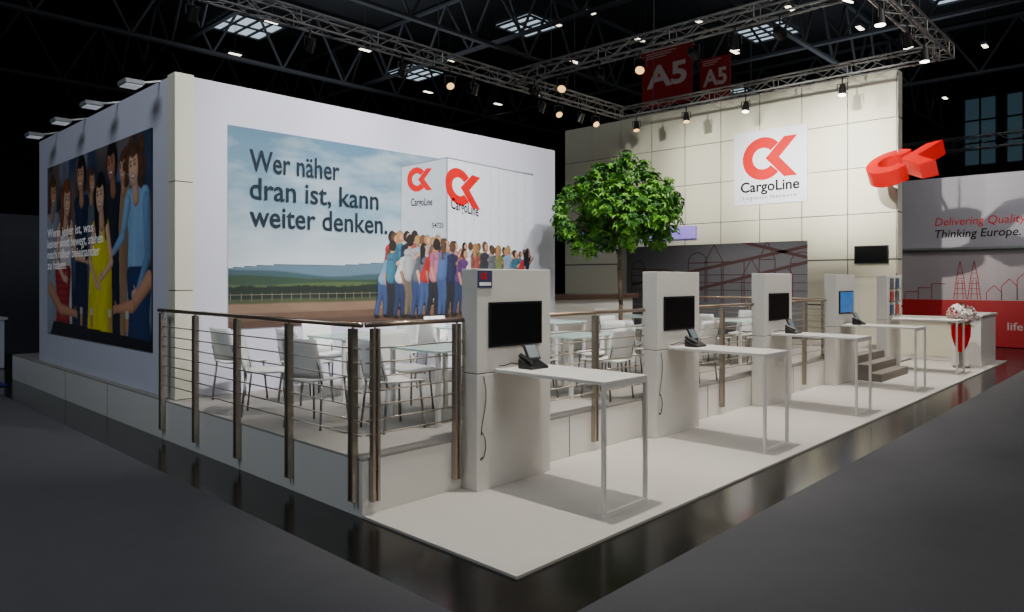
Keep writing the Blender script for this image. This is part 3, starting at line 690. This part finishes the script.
def girder(p,q,h,label='dark steel roof girder with diagonal bracing'):
    p=Vector(p);q=Vector(q); d=(q-p).normalized(); L=(q-p).length; mb=MB()
    u=Vector((0,0,h)); mb.tube(p,q,.11,n=6); mb.tube(p+u,q+u,.11,n=6)
    n=int(L/3)
    for k in range(n):
        a=p+d*(L*k/n); b=p+d*(L*(k+1)/n); m=(a+b)/2
        mb.tube(a,m+u,.06,n=5,cap=False); mb.tube(m+u,b,.06,n=5,cap=False)
    thing('roof_girder',mb,[M_dark],tuple(p),label,'girder','steel roof girders of the hall')
for x in (12,21,30.5,40): girder((x,-8,11.8),(x,50,11.8),2.4)
for y in (2,11,20,29,38): girder((-6,y,11.2),(50,y,11.2),2.9)
sk=0
for (x,y,w) in ((16.3,33.5,1.35),(25.8,23.5,1.1),(27,33.8,1.2),(34.6,15.3,1.2),(35.3,7.0,1.3),(44,22,1.2)):
    sk+=1; mb=MB(); z=14.38
    mb.box(x-w,y-w,z-.04,x+w,y+w,z,0)
    for k in range(5):
        o=-w+2*w*k/4
        mb.box(x+o-.05,y-w,z-.12,x+o+.05,y+w,z-.04,1)
    for k in range(3):
        o=-w+2*w*k/2
        mb.box(x-w,y+o-.05,z-.12,x+w,y+o+.05,z-.04,1)
    struct('window_%d'%sk,mb,[M_sky,M_dark],(x,y,z))
GL='small rectangular lamps under the hall roof'
def hall_lamp(x,y,z,lit=M_hall):
    e=empty('ceiling_lamp',(x,y,z),'small lit rectangular lamp hanging under dark roof','lamp',GL)
    part('housing',MB().box(x-.32,y-.13,z,x+.32,y+.13,z+.12),[M_dark],e); part('diffuser',MB().box(x-.28,y-.09,z-.02,x+.28,y+.09,z),[lit],e)
    part('rod',MB().tube((x,y,z+.12),(x,y,14.4),.012,n=5),[M_dark],e)
for (px,py) in ((235,54),(272,22),(365,50),(510,50),(498,104),(428,92),(556,24),(575,62),(450,60),(735,52),(640,40),(790,8),(590,12),(860,28),(700,22),(945,98),(985,46)):
    ax,ay=A(px); t=(12.6-HC)/(280-py); hall_lamp(t*ax,t*ay,12.6)

# ------------------------------------------------------------ spotlights
GS='stage spotlights clamped to the trusses'
def spot(pos,target,power=0,angle=50,lit=True,blend=.6,col=(1,.94,.86),rad=.05,size=1.0,lens=None):
    pos=Vector(pos); tg=Vector(target); d=(tg-pos).normalized()
    e=empty('spotlight',tuple(pos),'black stage spotlight, lens lit' if lit else 'black stage spotlight, switched off','spotlight',GS)
    s=size
    part('body',MB().tube(pos-d*.16*s,pos+d*.10*s,.07*s,r2=.10*s,n=14),[M_blk],e)
    part('lens',MB().tube(pos+d*.10*s,pos+d*.112*s,.088*s,n=14),[(lens or M_lamp) if lit else M_screen],e)
    sd=d.cross(Vector((0,0,1))); sd=sd.normalized() if sd.length>.05 else Vector((1,0,0))
    up=Vector((0,0,.18*s))
    part('yoke',MB().path([pos+sd*.12*s,pos+sd*.12*s+up,pos-sd*.12*s+up,pos-sd*.12*s],.012).tube(pos+up,(pos.x,pos.y,ZT-.17),.018),[M_blk],e)
    if power:
        L=bpy.data.lights.new('spot_lamp','SPOT'); L.energy=power; L.spot_size=math.radians(angle); L.spot_blend=blend; L.color=col; L.shadow_soft_size=rad
        o=bpy.data.objects.new('spot_lamp',L); COL.objects.link(o); o.parent=e; o.location=d*.20*s
        o.rotation_euler=d.to_track_quat('-Z','Y').to_euler()
ZS=6.55
for i in range(5):
    X=4.9+2.94*i; spot((min(X,17.9),4.0,ZS),(X,4.0,0),1050,54,blend=.8)
for X in (4.0,5.7,7.0,9.0): spot((X,4.0,ZS),(X+.3,WY,2.7),760,62,col=(.97,.97,1))
for X in (6.3,9.5,12.2): spot((X,4.0,ZS),(X+.4,7.1,.5),470,62,blend=.9)
for Y,p in ((5.6,3800),(7.4,3700),(9.8,2000),(11.8,900)): spot((13.2,Y,ZS),(TX,Y+.2,5.0),p,46,blend=.9,col=(1,.97,.88))
for Y in (6.2,8.7): spot((18.3,Y,ZS),(17,Y,0),0,lit=True)
for Y in (10.5,12.2): spot((18.3,Y,ZS),(17,Y-1,0),0,lit=True,lens=M_lampdim)
spot((15.4,4.0,ZS),(19,3.9,0.6),900,60,blend=.9)
spot((13.2,6.5,ZS),(16,8,.4),500,70,blend=.9)
for X in (5.2,7.5,9.8,12.0,14.5,16.2): spot((X,12.7,ZS),(X,16,1),0,lit=False)
for X in (11.2,15.2,16.9): spot((X,12.7,ZS),(X-2,9,2),0,lit=True,lens=M_lampdim)
for Y in (8.7,10.9): spot((13.2,Y,ZS),(9,Y-2,1),0,lit=True,lens=M_lampdim,size=1.1)
def area(name,loc,target,e,sx,sy,col=(1,1,1)):
    L=bpy.data.lights.new(name,'AREA'); L.shape='RECTANGLE'; L.size=sx; L.size_y=sy; L.energy=e; L.color=col
    o=bpy.data.objects.new(name,L); COL.objects.link(o); o.location=loc; o.rotation_euler=(Vector(target)-Vector(loc)).to_track_quat('-Z','Y').to_euler(); return o
area('room_light',(23,11,3.9),(23,11,0),110,3,6)
GW='arm-mounted wall lamps along the wall top'
M_wl=mat('wall_lamp_diffuser',(220,220,220),.4,emit=(230,240,255),es=.25)
M_lh=mat('lamp_head_grey',(110,114,118),.5)
for Y in (9.25,10.75,12.2,13.7):
    e=empty('wall_lamp',(WX+.1,Y,WT),'silver arm-mounted floodlight leaning over the wall top','wall lamp',GW)
    part('arm',MB().path([(WX+.1,Y,WT),(WX+.1,Y,WT+.03),(WX-.22,Y,WT-.06)],.016),[M_alu],e)
    part('lamp_head',MB().box(WX-.44,Y-.14,WT-.12,WX-.22,Y+.14,WT-.06),[M_lh],e,bevel=.01)
    part('diffuser',MB().box(WX-.42,Y-.12,WT-.128,WX-.24,Y+.12,WT-.12),[M_wl],e)
# unseen fill lights, added to brighten aisles, stand and roof
area('hall_fill',(-5,6,10.5),(3,9,1),480,5,5,(.80,.90,1))
area('hall_fill',(4,-5,10.5),(7,5,0),470,6,5,(1,.97,.93))
area('hall_fill',(15,-4,10.5),(14,2,0),400,6,5,(1,.97,.93))
area('hall_fill',(16,24,10.5),(16,24,14.4),340,8,8,(.8,.88,1))  # upward fill added so the roof girders show
area('hall_fill',(32,10,9.5),(32,10,14.4),220,8,8,(.8,.88,1))

# ------------------------------------------------------------ reception
rc=empty('reception_counter',(18.9,3.6,.02),'white reception counter at the end of the stand','counter','reception counters')
part('body',MB().box(18.3,3.30,.02,19.9,3.85,1.10),[M_white],rc,bevel=.01); part('worktop',MB().box(18.25,3.26,1.10,19.93,3.90,1.14),[M_white],rc,bevel=.005)
rc=empty('reception_counter',(19.4,4.6,.02),'lower white counter with drawer fronts','counter','reception counters')
part('body',MB().box(18.9,3.95,.02,19.5,5.25,.98),[M_white],rc,bevel=.01); part('worktop',MB().box(18.8,3.93,.98,19.6,5.3,1.03),[M_white],rc,bevel=.005)
part('drawer_front',MB().box(18.885,4.0,.12,18.9,4.6,.9),[M_cream],rc); part('drawer_front',MB().box(18.885,4.64,.12,18.9,5.2,.9),[M_cream],rc)
thing('display_cabinet',MB().box(18.9,5.55,.02,19.95,6.5,1.95).box(18.88,5.6,.1,18.9,6.0,1.85,0).box(18.88,6.05,.1,18.9,6.45,1.85,0),[M_cream],(19.4,6,.02),'tall cream cabinet against the tiled wall','cabinet',bevel=.006)
fx,fy=17.7,3.55
fl=empty('flower_arrangement',(fx,fy,.02),'tall stand with white bouquet and red hanging cloth','flowers')
part('vase',MB().tube((fx,fy,.02),(fx,fy,.06),.16,n=20).tube((fx,fy,.06),(fx,fy,.95),.04,r2=.09,n=16),[M_alu],fl)
mb=MB(); N=36
prof=[(1.02,.13),(.9,.20),(.7,.19),(.5,.13),(.36,.05)]
for (z0,r0),(z1,r1) in zip(prof[:-1],prof[1:]):
    for k in range(N):
        P4=[]
        for (z,r,kk) in ((z0,r0,k),(z0,r0,k+1),(z1,r1,k+1),(z1,r1,k)):
            a=2*math.pi*kk/N; rr=r*(1+.18*math.sin(a*7)); P4.append((fx-.05+rr*math.cos(a)*.8,fy+rr*math.sin(a)*.8,z))
        mb.poly(P4)
part('red_cloth',mb,[M_red],fl,'pleated red hanging cloth')
mb=MB(); random.seed(2)
for k in range(60):
    d=Vector((random.gauss(0,1),random.gauss(0,1),random.gauss(0,.8))).normalized(); c=Vector((fx,fy,1.16))+Vector((d.x*.24,d.y*.24,d.z*.2)); r=.065
    for j in range(6):
        a=j*math.pi/3; u=d.cross(Vector((0,.1,1))).normalized(); w=d.cross(u); e1=u*math.cos(a)+w*math.sin(a); e2=u*math.cos(a+.9)+w*math.sin(a+.9)
        mb.poly([c,c+e1*r+d*.02,c+(e1+e2)*r*.75+d*.035,c+e2*r+d*.02],0 if k%6 else 1)
part('blossoms',mb,[C('petal',226,218,214),C('petal_red',190,30,40)],fl)
mb=MB()
for k in range(70):
    d=Vector((random.gauss(0,1),random.gauss(0,1),random.gauss(0,.8))).normalized(); c=Vector((fx,fy,1.1))+d*.2; s=d.cross(Vector((.1,0,1))).normalized()
    mb.poly([c,c+d*.07+s*.025,c+d*.15,c+d*.07-s*.025])
part('leaves',mb,[M_leaf],fl)

# ------------------------------------------------------------ neighbouring stand
NX=24.0; fN=lambda u,v,d:(NX-d,-u,v)
nb=empty('neighbour_stand_wall',(NX,1.5,0),'white stand wall with printed slogan, skyline and red band','exhibition wall')
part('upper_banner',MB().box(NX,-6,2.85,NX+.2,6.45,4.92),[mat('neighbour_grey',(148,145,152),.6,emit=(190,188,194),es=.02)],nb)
part('lower_wall',MB().box(NX+.02,-6,1.32,NX+.2,6.45,2.78),[mat('neighbour_pale',(156,146,148),.6)],nb)
part('ledge',MB().box(NX-.1,-6,2.78,NX+.2,6.45,2.85),[M_alu],nb)
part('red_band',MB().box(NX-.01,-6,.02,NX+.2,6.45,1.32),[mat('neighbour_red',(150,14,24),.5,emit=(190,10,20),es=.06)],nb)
q=PX(935,226,NX); mb=MB(); add_text(mb,'Delivering Quality.',fN,q[0],q[1],width=2.25,cap=.24,d=.004,shear=.15); part('slogan_lettering',mb,[M_red],nb,'red slogan line')
q=PX(935,238,NX); mb=MB(); add_text(mb,'Thinking Europe.',fN,q[0],q[1],width=2.1,cap=.24,d=.004,bold=.01,shear=.15); part('slogan_lettering',mb,[M_txtdark],nb,'dark slogan line')
mb=MB(); add_text(mb,'life',fN,-3.70,.50,width=.36,cap=.22,d=.014,bold=.01); part('slogan_lettering',mb,[mat('faint_white_print',(190,170,170),.6)],nb,'white word on the red band')
mb=MB()
fD=lambda a,b,d:(NX+.02-d,-a,b)
for u0,h in ((-4.85,2.45),(-4.50,2.45)):
    for s in (-1,1):
        for o in (.16,.08): strip(mb,fD,(u0+s*o,1.34),(u0+s*o*.6,1.9),.022,.004,0)
        strip(mb,fD,(u0+s*.10,1.9),(u0,h),.022,.004,0)
    for zz in (1.5,1.65,1.8,1.95,2.1): strip(mb,fD,(u0-.13+.06*(zz>1.9),zz),(u0+.13-.06*(zz>1.9),zz),.018,.004,0)
for s in range(9):
    u=-4.2+s*.36; h=1.55+.18*((s*5)%4); strip(mb,fD,(u,1.34),(u,h),.02,.004,0); strip(mb,fD,(u,h),(u+.18,h+.2),.02,.004,0); strip(mb,fD,(u+.18,h+.2),(u+.36,h),.02,.004,0); strip(mb,fD,(u+.36,h),(u+.36,1.34),.02,.004,0)
for s in range(3):
    u=-6.3+s*.36; h=1.55+.12*s; strip(mb,fD,(u,1.34),(u,h),.02,.004,0); strip(mb,fD,(u,h),(u+.36,h),.02,.004,0)
part('skyline_print',mb,[mat('dim_red_print',(150,30,38),.6)],nb,'red line-drawn skyline with twin-spired cathedral')
area('neighbour_light',(21.5,2.8,6.0),(24,2.8,3),60,4,.4)
nc=empty('neighbour_counter',(2.6,18.6,0.02),'plain white counter on neighbouring blue carpet','counter')
part('body',MB().box(1.2,18.4,.013,3.55,19.2,1.05),[M_wall],nc,bevel=.01); part('worktop',MB().box(1.15,18.35,1.05,3.6,19.25,1.1),[M_white],nc)
thing('partition_wall',MB().box(-2,22,0,6.5,22.2,3.6).box(5.2,21.92,0,5.4,22,3.9).box(3.6,21.92,0,3.75,22,3.9),[mat('dim_partition',(58,60,68),.8)],(2,22,0),'dark partition wall of a neighbouring stand','partition')
def banner(px0,px1,xc,zt,zb,grp):
    u0=PX(px0,100,xc)[0]; u1=PX(px1,100,xc)[0]; w=u1-u0
    e=empty('hall_banner',(xc,-(u0+u1)/2,zb),'dark red hanging hall banner with white A5','banner',grp)
    fb=lambda u,v,d:(xc-d,-u,v)
    part('banner_cloth',MB().box(xc,-u1,zb,xc+.08,-u0,zt),[M_redd],e)
    mb=MB(); add_text(mb,'A5',fb,(u0+u1)/2,zb+(zt-zb)*.35,width=w*.8,cap=(zt-zb)*.38,d=.01,bold=.03,align='C')
    for k in range(3): strip(mb,fb,(u0+w*.1,zt-.12-.09*k),(u0+w*(.7-.1*k),zt-.12-.09*k),.03,.01,0)
    part('banner_lettering',mb,[mat('banner_white',(150,138,138),.6,emit=(200,180,180),es=.05)],e)
    mb=MB()
    for u in (u0+.1,u1-.1): mb.tube((xc+.04,-u,zt),(xc+.04,-u,14.4),.012,n=5)
    part('hanging_wire',mb,[M_dark],e)
banner(642,692,24.9,11.2,8.9,'red hall banners'); banner(700,730,27.6,11.3,9.5,'red hall banners')
for k in range(4):
    y=2.8+k*2.2; mb=MB().box(51.9,y-.85,9.0,52,y+.85,13.2,0)
    for j in (-.85,0,.85): mb.box(51.8,y+j-.05,8.9,51.9,y+j+.05,13.3,1)
    for z in (9,10.4,11.8,13.2): mb.box(51.8,y-.85,z-.05,51.9,y+.85,z+.05,1)
    struct('window_%d'%(30+k),mb,[mat('end_window_%d'%k,(60,80,95),.3,emit=(110,150,170),es=.10),M_dark],(52,y,9))

# ------------------------------------------------------------ world + camera
w=bpy.data.worlds.new('hall_air'); bpy.context.scene.world=w; w.use_nodes=True
w.node_tree.nodes['Background'].inputs[0].default_value=(.55,.65,.8,1); w.node_tree.nodes['Background'].inputs[1].default_value=.07
cam=bpy.data.cameras.new('camera'); co=bpy.data.objects.new('camera',cam); COL.objects.link(co)
co.location=(0,0,HC); co.rotation_euler=(math.pi/2,0,CA-math.pi/2)
cam.sensor_width=36; cam.lens=36*F/1024; cam.shift_y=-26/1024; cam.clip_end=300
bpy.context.scene.camera=co
